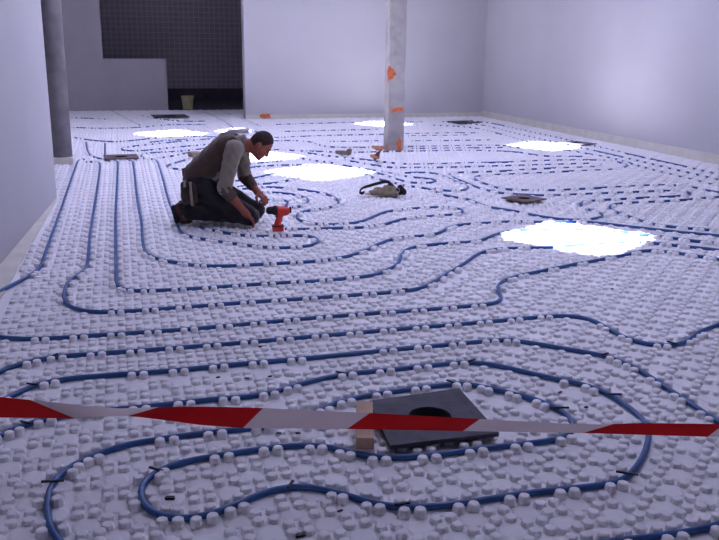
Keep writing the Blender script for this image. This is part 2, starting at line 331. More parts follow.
PIPES = [
 ('thick blue pipe winding in a double spiral around the dark plate in the foreground', ND),
 ('short blue pipe run crossing the bottom right corner of the picture', [(560, 550), (600, 543), (630, 539.5), (669, 535), (694.6, 531), (719, 524.5), (770, 512)]),
 ('blue pipe next beyond the foreground spiral, passing behind the tape at right', [(-45, 420), (0, 402), (30, 386.4), (48, 382), (65, 379), (92.6, 376.4), (135, 373.4), (180, 370), (220, 366), (262.6, 362), (300, 359), (340, 355), (375, 351.4), (412.6, 347.6), (447.6, 344.6), (482.7, 341.4), (502.7, 339.6), (520, 341), (540, 344.6), (564, 348.6), (589, 353), (606.6, 356), (624, 362.6), (644, 373), (669, 389.4), (688, 402), (702.4, 411.7), (719, 422), (760, 448)]),
 ('blue pipe with a deep dip near the right edge of the floor', [(-45, 390), (0, 371.4), (19, 364), (50, 357.6), (72.6, 355.4), (115, 352.6), (155, 349.6), (195, 346.4), (235, 343.4), (272.6, 340), (307.7, 337), (342.7, 334), (377.5, 331), (410, 328), (442.6, 325.6), (475, 323), (507.7, 320), (539, 317.2), (560, 315.6), (579, 316.3), (594, 320.6), (609, 329), (626.6, 339), (646.7, 344.6), (666.7, 346.4), (681.7, 344), (691.7, 339), (699, 332), (719, 324.6), (760, 314)]),
 ('blue pipe bending sharply back in an S beside the near sunlit patch', [(-45, 335), (0, 337), (25, 339.4), (60, 338), (87.6, 336), (140, 332.6), (180, 329.8), (210, 327.4), (242.6, 324.4), (280, 321), (312.7, 318), (360, 314.4), (379, 312.6), (410, 311), (440, 308.6), (470, 306), (493, 304), (502, 300.5), (501, 295), (497, 290), (499, 284), (507.7, 279), (522.7, 274.8), (540, 271.5), (571.6, 265), (599, 260), (626.6, 254.7), (649, 250), (674, 252.7), (709, 257.7), (750, 264)]),
 ('leftmost blue pipe running along the left wall', [(84, 159.2), (79, 160.3), (76.7, 164), (59.5, 214), (44.5, 256), (40.8, 266.5), (35, 272), (19, 281.5), (0, 291), (-30, 305)]),
 ('second blue pipe from the left wall, kinked where it turns right', [(86, 161.9), (92, 161.7), (98, 162.3), (100, 166), (95, 203), (90, 235), (86.5, 268), (80, 274), (71, 279), (66, 287), (64, 301), (71, 307.5), (90, 312), (108, 312.3), (133, 311), (180, 307.6), (202.5, 306), (237.6, 303), (267.6, 301), (300, 299), (330, 297), (360, 294.6), (387.5, 292.5), (405, 291), (419, 289), (435, 281.5), (448, 273.5), (465, 263), (479, 253.5), (495, 249.5), (515, 248), (536, 248), (560, 246.5), (600, 243.5), (640, 242), (657, 243.4), (690, 247), (719, 250), (760, 255)]),
 ('third blue pipe from the left wall, turning square and running right', [(110, 160.6), (116, 161), (117.6, 164), (115.7, 215), (116.2, 277), (117, 286), (122, 289.4), (132.7, 290.7), (148, 291), (180, 289.4), (197.5, 288.6), (232.6, 286), (260, 284), (287.7, 282.5), (317.7, 281), (345, 278.6), (360, 277), (372.5, 275.5), (386, 271), (398, 264), (401, 256), (407.6, 248.6), (420, 245.9), (437.6, 244), (460, 242.7), (480, 241), (490, 236.6), (503, 232.3), (515, 230.6), (550, 229.6), (597, 229.6), (614, 231), (644, 235), (664, 237), (694, 241), (719, 243.5), (760, 249)]),
 ('fourth blue pipe from the left wall, turning right below the kneeling worker', [(124, 160.2), (131, 160.8), (133, 164), (137, 197.6), (139, 210), (141.5, 223), (143.5, 247), (148, 255), (160, 259.5), (180, 263.3), (200, 265.8), (230, 266), (260, 264.2), (292.7, 262.6), (320, 261), (340, 258.2), (360, 252.6), (382.5, 242.4), (397.6, 238), (417.6, 236.4), (437.6, 233.6), (449, 227.6), (460, 224.6), (487.7, 223), (515, 221.4), (540, 222), (560, 222.3), (585, 221.8), (601, 223), (624, 226), (652, 229), (690, 233), (719, 235.6), (760, 240)]),
 ('fifth blue pipe from the left wall, looping back under the worker\'s knees', [(148, 158.5), (155, 160), (158, 163.5), (163, 180), (168, 199), (175, 218), (180, 231), (188, 236), (215, 241), (245, 245), (260, 247), (280, 248), (305, 246.4), (316, 244.5), (319, 240.5), (313, 236.6), (300, 235.2), (275, 236), (255, 236.2), (235, 234.4), (215, 230.5), (200, 227)]),
 ('wavy blue pipe circling out from the worker\'s hands around the red drill', [(243, 189), (252, 187.4), (265, 187), (290, 188.3), (310, 191), (325, 193.6), (336.5, 199), (338.5, 204.5), (330, 207.6), (315, 209.6), (301, 212), (296.5, 216.4), (301, 221), (315, 224), (330, 224.6), (350, 223.7), (360, 222), (372.5, 217), (387.5, 211.4), (407.6, 209), (427.6, 207.6), (450, 207), (461, 209), (464, 211.8), (457.6, 214.4), (442.6, 215.2), (420, 217), (402.6, 219), (390, 223), (375, 226), (360, 227.4), (330, 228.2), (305, 229.2), (285, 229)]),
 ('blue pipe of the inner turns between the worker\'s hands and the drill', [(247, 194), (258, 192.3), (275, 192.4), (292.7, 194.2), (305, 197.8), (309, 201.4), (304, 205.6), (290, 208), (282, 206.5), (288, 204.6), (289, 202), (280, 199.4), (267.6, 199), (260, 201)]),
 ('long blue pipe folded in flat loops from the column to the right of the bag', [(352, 168), (365, 174), (375, 178.3), (393, 182.3), (405, 185.8), (420, 187.2), (432, 190), (442, 194.6), (453, 197), (466, 198.6), (478, 203.5), (488, 207), (515, 211), (540, 216.3), (571, 220), (590, 219.4), (602, 217), (604, 214.6), (596.6, 212), (586.5, 208.6), (579.5, 205), (586, 201.4), (601.6, 200), (621.6, 199), (649, 197.4), (672, 196.6), (687, 195), (691.5, 193), (684, 191.2), (664, 190.8), (644, 191.6), (614, 192.8), (574, 194.4), (549, 195.4), (525, 194.6), (500, 192.8), (485, 189.8), (475, 186.4), (463, 181.5), (453, 177.4), (448.5, 174.6), (455, 172.6), (480, 172), (510, 170.6), (535, 169), (563, 167.8), (590, 167), (601.5, 165.6), (601, 164), (587, 163.4), (563, 164.2), (535, 165), (510, 165.6), (467, 166.8), (440, 167.4), (412, 167.6), (393, 167.6), (370, 164.5), (345, 160)]),
 ('blue pipe of the outer flat loops reaching the right edge', [(728, 193.4), (715, 192), (701.7, 188.8), (690, 186.7), (680, 185.5), (660, 185), (638, 185.8), (607, 187.5), (580, 189), (557, 190), (533, 190.4), (518, 190), (500, 188.4), (489, 185), (477.6, 181), (473.8, 178), (480, 175.6), (497, 174.6), (515, 174), (538, 173), (570, 171.2), (607, 169.8), (620.7, 168.2), (627.5, 165.2), (620, 162.6), (609, 160.4), (580, 160), (548, 160.4), (505, 162.2), (467, 163), (438, 163.8), (410, 164.2), (390, 162.6), (360, 159), (330, 156), (308, 153)]),
 ('blue hairpin pipe opening towards the right edge above the near sunlit patch', [(745, 195.6), (720, 196.8), (698, 198.7), (681.7, 200), (665, 201), (648, 202), (631.7, 202.6), (615, 204), (609, 207), (615, 211.6), (628, 216), (641.6, 221), (656.7, 225), (674, 227), (711.7, 230.2), (760, 234)]),
 ('blue pipe with a tight turn between the column and the bag', [(293, 156), (310, 160), (330, 162.4), (350, 166.6), (372, 170), (393, 173.8), (408, 176.6), (424, 178.3), (434, 179), (437, 180.8), (432, 182.8), (415, 183), (401, 180.4), (386, 175.4), (378, 173.2)]),
 ('blue pipe with a rounded nose right of the khaki bag', [(405, 173), (420, 172.2), (433, 173), (447, 177.6), (455, 181.4), (461, 183.8), (467, 185.8), (468.5, 188), (465, 190.2), (453.5, 191.2), (441, 190), (430, 187.5)]),
 ('blue pipe run closest to the right wall', [(470, 120.5), (490, 123), (520, 129.5), (560, 138), (602, 147.6), (618, 151.6), (650, 158.8), (685, 166.4), (703, 170.8), (760, 184)]),
 ('second blue pipe run from the right wall', [(440, 121.5), (480, 125), (510, 132), (550, 141), (603, 152.6), (635, 160), (671.7, 168.7), (710, 177.6), (760, 190)]),
 ('third blue pipe run from the right wall', [(430, 125), (470, 127.5), (500, 134), (545, 146.5), (580, 152.4), (614, 158.6), (637.5, 165.4), (665, 172.8), (706.7, 183), (736, 190.5)]),
 ('faint blue pipe crossing behind the column near the back wall', [(250, 139), (300, 136.5), (340, 135.2), (380, 134.4), (450, 133), (480, 133)]),
 ('blue pipe passing close behind the foot of the column', [(247, 146), (262, 142), (285, 140.5), (307, 141.4), (316, 144), (326, 146.4), (342, 147.4), (380, 147), (450, 146), (500, 145.4), (520, 148)]),
 ('blue pipe passing right before the foot of the column', [(262, 150), (280, 149.5), (300, 151), (322, 151.4), (345, 152.5), (370, 152), (420, 151), (470, 150.4), (515, 152), (545, 156), (585, 156.6)]),
 ('short blue pipe level with the worker\'s chin, upper of two', [(236, 165.5), (255, 163.2), (268, 162), (284, 160.8)]),
 ('blue pipe just below the worker\'s chin leading into the sunlit patch', [(240, 169), (256, 166.8), (280, 165.2), (302, 165), (325, 168)]),
 ('blue pipe rising from the worker\'s arm into the sunlit patch', [(236, 181), (250, 178.6), (262, 176.4), (276, 172.6), (300, 170)]),
 ('lower blue pipe rising from the worker\'s arm to the sunlit patch', [(238, 187), (252, 184.6), (270, 183.4), (284, 181.6), (297, 178), (315, 175)]),
 ('short blue pipe beside the brown floor box, running to the back', [(106, 158.6), (105, 156), (105, 149), (105, 143.6)]),
 ('blue pipe kinked beside the foot of the round pillar', [(101, 158.8), (92, 156.4), (88, 152), (86.5, 146), (86, 142.5)]),
 ('blue pipe crossing to the left of the worker before the rear sunlit patch', [(75, 137.5), (90, 140), (110, 141.7), (128, 141), (150, 138.6), (172, 137), (205, 136.6), (225, 138)]),
 ('blue hairpin pipe behind the brown floor box', [(215, 138.6), (190, 140.4), (165, 143), (135, 146), (121, 148.6), (123, 150.2), (136, 151), (152, 149.8), (172, 147.6), (205, 144.6)]),
 ('blue pipe between the brown floor box and the worker\'s back', [(205, 148.6), (172, 151.8), (148, 153), (141, 155.6), (144, 158.6)]),
 ('short blue hairpin pipe behind the worker\'s hips', [(205, 154), (192, 158), (177, 162.4), (167, 165.6), (170, 168.2), (186, 169.5)]),
 ('faint blue pipe along the foot of the back wall', [(276, 124.6), (300, 123.8), (350, 122.6), (425, 122)]),
 ('dark blue pipe running diagonally from the stepped wall', [(112, 111.4), (120, 115), (128, 119.6), (140, 125.4)]),
 ('blue pipe crossing the back left corner by the stepped wall', [(72, 117.5), (92, 118.6), (110, 119.2)]),
 ('blue pipe in the lit back left area before the stepped wall', [(72, 127.5), (105, 128.4), (140, 127.4), (165, 125), (205, 124.6)]),
 ('blue pipe leaving the alcove diagonally', [(203, 112), (213, 116), (224, 121.4), (233, 128)]),
 ('blue pipe leaving the alcove close to the back wall corner', [(224, 112), (238, 117), (250, 122), (260, 126)]),
 ('faint blue pipe between the two rows right of the column foot', [(412, 148.6), (450, 148.2), (505, 147.5)]),
 ('short faint blue pipe close to the back wall right of the column', [(408, 136), (440, 135.6), (472, 135)]),
 ('faint blue pipe near the back wall left of the column', [(285, 131.6), (320, 130.6), (350, 130), (378, 129.4)]),
 ('faint blue pipe behind the grey rag left of the column', [(330, 141.4), (352, 141.6), (378, 140.8)]),
 ('faint blue pipe right of the column towards the far sunlit patch', [(410, 141), (450, 140.6), (490, 140)]),
 ('short blue pipe just above the worker\'s head towards the back', [(268, 134), (255, 131.6), (246, 128.6)]),
 ('short blue pipe behind the worker\'s back by the wood offcut', [(203, 151.4), (186, 153.2), (170, 156.4), (158, 158)]),
 ('faint blue pipe between the two rear sunlit patches on the left', [(150, 142.2), (175, 140), (190, 139.2)]),
 ('faint blue pipe along the foot of the stepped wall', [(140, 115.4), (160, 119), (185, 121.4), (205, 121.2)]),
]
def catmull(P, step):
    P = np.asarray(P, float); out = []
    Q = np.vstack([2*P[0]-P[1], P, 2*P[-1]-P[-2]])
    for i in range(1, len(Q)-2):
        p0, p1, p2, p3 = Q[i-1:i+3]; L = np.linalg.norm(p2-p1); n = max(2, int(L/step))
        # centripetal-like blending keeps uneven spacing smooth
        d1 = max(np.linalg.norm(p1-p0), 1e-6); d3 = max(np.linalg.norm(p3-p2), 1e-6)
        m1 = (p2-p0)*L/(L+d1); m2 = (p3-p1)*L/(L+d3)
        for k in range(n):
            t = k/n; out.append((2*t**3-3*t**2+1)*p1+(t**3-2*t**2+t)*m1+(-2*t**3+3*t**2)*p2+(t**3-t**2)*m2)
    out.append(Q[-2]); return np.array(out)
def extend_right(G, px):                       # runs that leave the frame carry on towards the right wall
    for end in (-1, 0):
        if px[end][0] > 738:
            p, q = G[end], G[end-1 if end else 1]; d = (p-q)/np.linalg.norm(p-q); x1 = min(7.85, p[0]+2.6)
            if x1-p[0] < .25: continue
            k = [p+d*.15+np.array([.12, 0])] + [np.array([p[0]+(x1-p[0])*t, p[1]+d[1]*.22]) for t in ((.35, .7, 1.0) if x1-p[0] > .9 else (1.0,))]
            G = np.vstack([G, k]) if end else np.vstack([k[::-1], G])
    return G
pipe_objs, samples = [], []
for label, px in PIPES:
    G = extend_right(np.array([ground(x, y, PZ) for x, y in px]), px)
    C = catmull(G, 0.05)
    for _ in range(3): C[1:-1] = C[1:-1]*0.5+0.25*(C[:-2]+C[2:])
    L = np.concatenate([[0], np.cumsum(np.linalg.norm(np.diff(C, axis=0), axis=1))])
    near = C[:, 1].min() < 8
    n = max(4, int(L[-1]/(0.04 if near else 0.08))); s_ = np.linspace(0, L[-1], n)
    C = np.stack([np.interp(s_, L, C[:, 0]), np.interp(s_, L, C[:, 1])], 1)
    P3 = np.column_stack([C, np.full(n, PZ)])
    o = tube('heating_pipe', P3, PR, 'pipe', None, 10 if near else 6)
    tag(o, label, 'pipe', 'blue heating pipes laid over the white insulation floor')
    pipe_objs.append(o)
    s2 = np.arange(0, L[-1], 0.015)
    S2 = np.stack([np.interp(s2, s_, C[:, 0]), np.interp(s2, s_, C[:, 1])], 1)
    T2 = np.gradient(S2, axis=0); T2 /= np.linalg.norm(T2, axis=1)[:, None]+1e-9
    samples.append((S2, T2, len(pipe_objs)-1))
SP = np.vstack([s[0] for s in samples]); ST = np.vstack([s[1] for s in samples]); SI = np.concatenate([np.full(len(s[0]), s[2]) for s in samples])
kd = kdtree.KDTree(len(SP))
for i, p in enumerate(SP): kd.insert((p[0], p[1], 0), i)
kd.balance()
# black clips that hold the pipes down
for cx, cy, ang, ln in [(48, 484, 8, .085), (151, 471, -25, .07), (24, 424, -20, .06), (30, 385.5, -15, .06), (56, 355, 60, .04), (289, 486, 75, .055), (403, 507, 15, .06), (450, 382, -40, .055), (471, 360.5, 35, .05), (338, 373.5, -25, .05), (563.6, 410.5, 0, .085), (628.5, 476.5, -18, .085), (606, 355, 30, .05), (616, 396.5, 0, .08), (670, 344.5, -45, .06), (111, 311, 80, .035), (405, 291, 0, .04)]:
    g = ground(cx, cy, PZ); _, i, d = kd.find((g[0], g[1], 0)); p = SP[i]; par = pipe_objs[int(SI[i])]
    bm = bmesh.new(); a = math.radians(ang)+math.atan2(R0[1], R0[0])
    mt_ = Matrix.Translation((p[0], p[1], PZ+PR+0.002))@Matrix.Rotation(a, 4, 'Z')
    bm_box(bm, (-ln*.48, -.005, -.004), (ln*.48, .005, .003), 0.0015, mt_)
    from_bm('pipe_clip', bm, 'clip', par)

# ================================================================== STUDS OF THE INSULATION FLOOR
PLATES = [  # photo centre, size, rotation (deg), material, label
 (None, None, 0, 'board', 'dark grey square plate with a round black hole in the foreground'),
 ((121, 156), .46, 3, 'brown_board', 'brown-grey floor box cover lying near the foot of the round pillar'),
 ((170, 115.5), .75, 5, 'board', 'black floor box cover in front of the low stepped wall'),
 ((464, 121.5), .55, 10, 'board', 'dark floor box cover near the corner of the back wall'),
 ((577, 142.6), .46, 18, 'board', 'dark floor box cover beside the far right sunlit patch'),
 ((524, 197.5), .34, 24, 'brown_board', 'purple-brown floor box cover between the pipe loops on the right'),
]
pc = np.array([ground(*q, 0.045) for q in [(369, 402), (459, 389.5), (499, 434), (390, 447)]])
PITCHS, SUBP, SH = 0.20, 0.0285, 0.0310
xs = np.arange(-4.0, XR, PITCHS); ys = np.arange(0.6, YN-0.1, PITCHS)
gx, gy = np.meshgrid(xs, ys, indexing='ij')
cl = np.concatenate([np.stack([gx.ravel(), gy.ravel()], 1), np.stack([gx.ravel()+.1, gy.ravel()+.1], 1)])
def in_room(p, m_=0.05):
    x, y = p[:, 0], p[:, 1]
    ok = (x < XR-m_) & (y < YN-m_) & ((x > XSL(y)+m_-.01) | (y > 9.4)) & ((y < YB-m_) | (x < xa+3.2)) & (x > -4.1)
    return ok & ~((x > xa-.05) & (y > YB-.06) & (y < YB+.42))
def in_view(p, mx):
    u, v, w = project(p[:, 0], p[:, 1]); return (w > .3) & (u > -mx) & (u < IW+mx) & (v < IH+mx*.8)
cl = cl[in_room(cl)]; cl = cl[in_view(cl, 420)]
COLUMN_C = np.array([4.085, 12.60])
studs = []
for c in cl:
    _, i, d = kd.find((c[0], c[1], 0)); sh = np.zeros(2)
    if d < 0.047:
        t = ST[i]; nrm = np.array([-t[1], t[0]]); sh = nrm*((SP[i]-c)@nrm)
    elif d < 0.088:
        t = ST[i]; nrm = np.array([-t[1], t[0]]); q = (c-SP[i])@nrm; sh = nrm*(0.088-abs(q))*(1 if q >= 0 else -1)
    for sx in (-1, 1):
        for sy in (-1, 1):
            p = c+sh+np.array([sx, sy])*SUBP
            _, j, d2 = kd.find((p[0], p[1], 0)); lim = PR+0.0185
            if d2 < lim:
                t = ST[j]; nrm = np.array([-t[1], t[0]]); q = (p-SP[j])@nrm
                sg = 1 if q >= 0 else -1; p = p+nrm*sg*(lim-abs(q))
            studs.append((p[0], p[1], 1.0 if d < 0.047 else 0.58))
studs = np.array(studs); studs = studs[in_room(studs, .03)]
studs = studs[(np.abs(studs[:, :2]-COLUMN_C) > .19).any(1)]
hc = ground(430, 417, .045); hole_r = 0.092
studs = studs[np.linalg.norm(studs[:, :2]-hc, axis=1) > hole_r+.05]
def stud_shape(nring, levels):
    V, F = [], []
    for (rr, z) in levels:
        for k in range(nring):
            a = 2*math.pi*(k+.5)/nring; c_, s_ = math.cos(a), math.sin(a)
            if nring > 4:
                mxx = (abs(c_)**4+abs(s_)**4)**-.25; V.append((c_*mxx*rr, s_*mxx*rr, z))
            else: V.append((c_*rr*1.4142, s_*rr*1.4142, z))
    for l in range(len(levels)-1):
        for k in range(nring):
            a, b = l*nring+k, l*nring+(k+1) % nring; F.append((a, b, b+nring, a+nring))
    F.append(tuple(range((len(levels)-1)*nring, len(levels)*nring)))
    return np.array(V), F
HI = stud_shape(8, [(.0225, 0), (.0200, .022), (.0185, .0280), (.0150, SH)]); LO = stud_shape(4, [(.0215, 0), (.0188, .025), (.0145, SH)]); FAR = stud_shape(4, [(.0215, 0), (.0155, SH)])
u, v, w = project(studs[:, 0], studs[:, 1]); inside = (u > 4) & (u < IW-4) & (v < IH-3) & (v > 0)
order = np.argsort(np.where(inside, w, 1e9)); first = order[:300]; rest = np.setdiff1d(np.arange(len(studs)), first)
sm = bpy.data.meshes.new('insulation_stud'); sm.from_pydata(HI[0].tolist(), [], HI[1]); sm.materials.append(M['eps'])
for i in first:
    o = bpy.data.objects.new('insulation_stud', sm); col.objects.link(o); o.parent = fl
    o.location = (studs[i, 0], studs[i, 1], 0); o.rotation_euler = (0, 0, rng.normal(0, .06)); o.scale = (1, 1, studs[i, 2]*(1+rng.normal(0, .03)))
def batch(name, pts, shp):
    V0, F0 = shp; n, m_ = len(pts), len(V0)
    sc = (1+rng.normal(0, .03, (n, 1, 1)))*(pts[:, 2].reshape(-1, 1, 1) if pts.shape[1] > 2 else 1); an = rng.normal(0, .06, n); ca, sa = np.cos(an)[:, None], np.sin(an)[:, None]
    V = np.empty((n, m_, 3)); V[:, :, 0] = (V0[:, 0]*ca-V0[:, 1]*sa)+pts[:, 0:1]; V[:, :, 1] = (V0[:, 0]*sa+V0[:, 1]*ca)+pts[:, 1:2]; V[:, :, 2] = V0[:, 2]*sc[:, :, 0]
    lens = np.array([len(f) for f in F0]); flat = np.concatenate([np.array(f) for f in F0])
    loops_ = (flat[None, :]+(np.arange(n)*m_)[:, None]).ravel(); starts = np.concatenate([[0], np.cumsum(np.tile(lens, n))[:-1]])
    me = bpy.data.meshes.new(name); me.vertices.add(n*m_); me.vertices.foreach_set('co', V.ravel())
    me.loops.add(len(loops_)); me.loops.foreach_set('vertex_index', loops_); me.polygons.add(n*len(F0)); me.polygons.foreach_set('loop_start', starts)
    me.update(calc_edges=True); me.validate()
    o = link(name, me, 'eps', fl); o['kind'] = 'stuff'; return o
wr = w[rest]
batch('insulation_stud_field', studs[rest[wr < 6.5]], HI)
batch('insulation_stud_field', studs[rest[(wr >= 6.5) & (wr < 11)]], LO)
batch('insulation_stud_field', studs[rest[wr >= 11]], FAR)
# low round bosses moulded between the stud groups
bs = np.concatenate([np.stack([gx.ravel()+.1, gy.ravel()], 1), np.stack([gx.ravel(), gy.ravel()+.1], 1)])
bs = bs[in_room(bs)]; bs = bs[in_view(bs, 60)]; _, _, wb = project(bs[:, 0], bs[:, 1]); bs = bs[wb < 7]
batch('insulation_boss_field', bs, stud_shape(10, [(.045, 0), (.043, .0022), (.030, .0028)]))

# ================================================================== COLUMN AND PILLAR
colm = empty('square_column', (COLUMN_C[0], COLUMN_C[1], 0))
bm = bmesh.new(); bm_box(bm, (-.132, -.11, 0), (.132, .11, ZC), .010); from_bm('shaft', bm, 'column', colm)
tag(colm, 'scuffed white square column with orange film scraps standing behind the worker', 'column')
def face_patch(pts, name='film_scrap'):      # torn orange film left on the column's front face
    Yf = COLUMN_C[1]-.11; q = [on_y(x, y, Yf) for x, y in pts]
    V = [(x-COLUMN_C[0], -.1145, z) for x, z in q]+[(x-COLUMN_C[0], -.109, z) for x, z in q]; n = len(q)
    F = [tuple(range(n)), tuple(range(2*n-1, n-1, -1))]+[(i, (i+1) % n, n+(i+1) % n, n+i) for i in range(n)]
    o = from_data(name, V, F, 'orange', colm); bm = bmesh.new(); bm.from_mesh(o.data); bmesh.ops.recalc_face_normals(bm, faces=bm.faces); bm.to_mesh(o.data); bm.free()
face_patch([(387.5, 83), (387.8, 78), (387, 72), (388, 67), (390, 65.5), (391.5, 68), (394, 69.5), (396.5, 75), (394, 76), (392.5, 79), (390, 79.5)])
face_patch([(391, 112.5), (391.5, 107.5), (395, 108.6), (398, 107.3), (403.4, 107.6), (402.6, 109.6), (403.3, 111.5), (398, 110.8), (395, 112.4)])
face_patch([(386.5, 153), (386.2, 144), (387.6, 145), (388.4, 150), (389.5, 153)])
face_patch([(396.5, 154.5), (397.4, 149), (396, 143), (398, 141), (399, 136), (400.4, 139.5), (401.5, 141), (400.8, 147), (402, 154)])
pgd = ground(64.5, 165); pil = empty('round_pillar', (pgd[0]-.03, pgd[1]+.13, 0))
lathe('shaft', [(.135, .10), (.135, ZC)], 'concrete', pil, 32)
box('plinth', (-.17, -.17, 0), (.145, .17, .10), 'edge', pil, .008)
tag(pil, 'dark grey round pillar on a pale plinth at the end of the left wall', 'pillar')

# ================================================================== FLOOR BOX COVERS
def plate(corners, thick, z0, hole_c, hole_r, material, label, collar_h=None):
    root = empty('floor_box_cover', (hole_c[0], hole_c[1], 0))
    bm = bmesh.new(); C_ = [np.array(c)-hole_c for c in corners]; K = 24
    outer, inner = [], []
    for k in range(K):
        a = 2*math.pi*k/K; d = np.array([math.cos(a), math.sin(a)]); best = None
        for i in range(4):
            p, q = C_[i], C_[(i+1) % 4]; e = q-p; den = d[0]*e[1]-d[1]*e[0]
            if abs(den) < 1e-9: continue
            t = (p[0]*e[1]-p[1]*e[0])/den; s2 = (p[0]*d[1]-p[1]*d[0])/den
            if t > 0 and -1e-6 <= s2 <= 1+1e-6: best = t if best is None else min(best, t)
        outer.append(d*best); inner.append(d*hole_r)
    for c_ in C_:       # move the nearest ray end onto each corner
        j = min(range(K), key=lambda k: np.linalg.norm(outer[k]-c_)); outer[j] = c_
    rings = [[bm.verts.new((p[0], p[1], z)) for p in R_] for R_, z in ((outer, z0), (outer, z0+thick), (inner, z0+thick), (inner, z0))]
    for r_ in range(4):
        A, B = rings[r_], rings[(r_+1) % 4]
        for k in range(K): bm.faces.new((A[k], A[(k+1) % K], B[(k+1) % K], B[k]))
    from_bm('plate', bm, material, root)
    lathe('hole_dark_drum', [(0.001, .004), (hole_r*.97, .004), (hole_r*.97, z0+thick-.004), (hole_r*1.04, z0+thick-.004), (hole_r*1.04, .0)], 'black', root, 24)  # black drum and bottom paint the hole's dark depth over the uncut floor
    return tag(root, label, 'floor box', 'floor box covers')
plate(pc, .018, .034, hc, hole_r, 'board', PLATES[0][4])
for ctr, sz, rot, mt_, lab in PLATES[1:]:
    g = ground(*ctr, .05); a = math.radians(rot)
    cs = [g+np.array([math.cos(a)*x-math.sin(a)*y, math.sin(a)*x+math.cos(a)*y])*sz/2 for x, y in ((-1, 1), (1, 1), (1, -1), (-1, -1))]
    plate(cs, .012, .033, g, sz*.2, mt_, lab)

# wood batten beside the near plate
wa, wb_ = ground(364.5, 412, .03), ground(365, 450, .03); dv = wb_-wa; L = np.linalg.norm(dv)
mt_ = Matrix.Translation((wa[0], wa[1], .033))@Matrix.Rotation(math.atan2(dv[1], dv[0]), 4, 'Z')
o = box('wood_batten', (0, -.036, 0), (L, .036, .05), 'wood', None, .003, mt_); tag(o, 'short pale wood batten lying left of the dark square plate', 'wood')

# ================================================================== BARRIER TAPE
tx = [-90, 0, 30, 75, 120, 159, 200, 263, 370, 480, 560, 600, 640, 719, 830]; ty = [394, 397, 400, 404.5, 408.5, 407, 406.5, 408, 413, 419, 423.5, 424.5, 423, 424, 426]
bx_ = [-90, 0, 75, 100, 130, 160, 200, 243, 347, 463, 583, 650, 719, 830]; by = [417, 417.5, 418.5, 416.5, 416, 419.5, 425, 428, 429, 431, 433, 435, 437, 441]
BND = [(-60, -86), (30, 75), (159, 128), (263, 243), (370, 347), (480, 463), (614, 583), (724, 708), (826, 810)]
V, F, MI = [], [], []
def tp(px, top):
    y = np.interp(px, tx, ty) if top else np.interp(px, bx_, by)
    tw = math.exp(-((px-115)/55)**2)*.022
    return at_depth(px, y, 2.62+(tw if top else -tw)+.006*math.sin(px*.03))
for i in range(len(BND)-1):
    n = 10
    for k in range(n+1):
        t = k/n; V.append(tp(BND[i][0]*(1-t)+BND[i+1][0]*t, True)); V.append(tp(BND[i][1]*(1-t)+BND[i+1][1]*t, False))
        if k: b = len(V); F.append((b-4, b-3, b-1, b-2)); MI.append(i % 2)
tape = empty('barrier_tape', (0, 0, 0))
me = bpy.data.meshes.new('film'); me.from_pydata(V, [], F); me.materials.append(M['red']); me.materials.append(M['white_film'])
me.polygons.foreach_set('material_index', MI); me.update()
film = link('film', me, None, tape, True)
endL = tp(-70, True); endR = tp(818, True)
tag(tape, 'red and white striped barrier tape stretched low across the foreground', 'barrier tape')
w0 = Vector((XL, endL.y+.02, endL.z-.02))
tube('tie_cord', [tuple(tp(-74, True).lerp(tp(-74, False), .5)), tuple(w0)], .004, 'white_film', tape, 6)
post = empty('barrier_post', (endR.x+.075, endR.y, 0))
box('post', (-.03, -.03, .03), (.03, .03, .75), 'wood', post, .004); box('foot', (-.14, -.14, .031), (.14, .14, .06), 'wood', post, .006)
tag(post, 'wooden post holding the right end of the barrier tape', 'post')

# ================================================================== WORKER
pg = ground(230.5, 224.5)
man = empty('person', (pg[0], pg[1], .031), -YAW)
tag(man, 'person in brown vest and dark trousers kneeling on the floor, bent over a pipe', 'person')
HU = np.array([.73, 0, .68]); HU /= np.linalg.norm(HU); HF = np.array([.68, 0, -.73]); HF /= np.linalg.norm(HF); HS = np.array([0, 1., 0])
HC = np.array([.295, -.02, .705]); HAX = np.array([HU, HF, HS])
def hp(u_, f_, s_): return HC+HU*u_+HF*f_+HS*s_
SHR, ELR, WRR = np.array([.075, -.185, .675]), np.array([-.005, -.255, .345]), np.array([.165, -.215, .125])
SHL, ELL, WRL = np.array([.085, .185, .675]), np.array([.10, .27, .38]), np.array([.235, .15, .245])
HIPR, KNR, ANR = np.array([-.25, -.10, .33]), np.array([.20, -.14, .075]), np.array([-.37, -.13, .125])
HIPL, KNL, ANL = HIPR*[1, -1, 1], np.array([.215, .14, .075]), np.array([-.36, .12, .12])
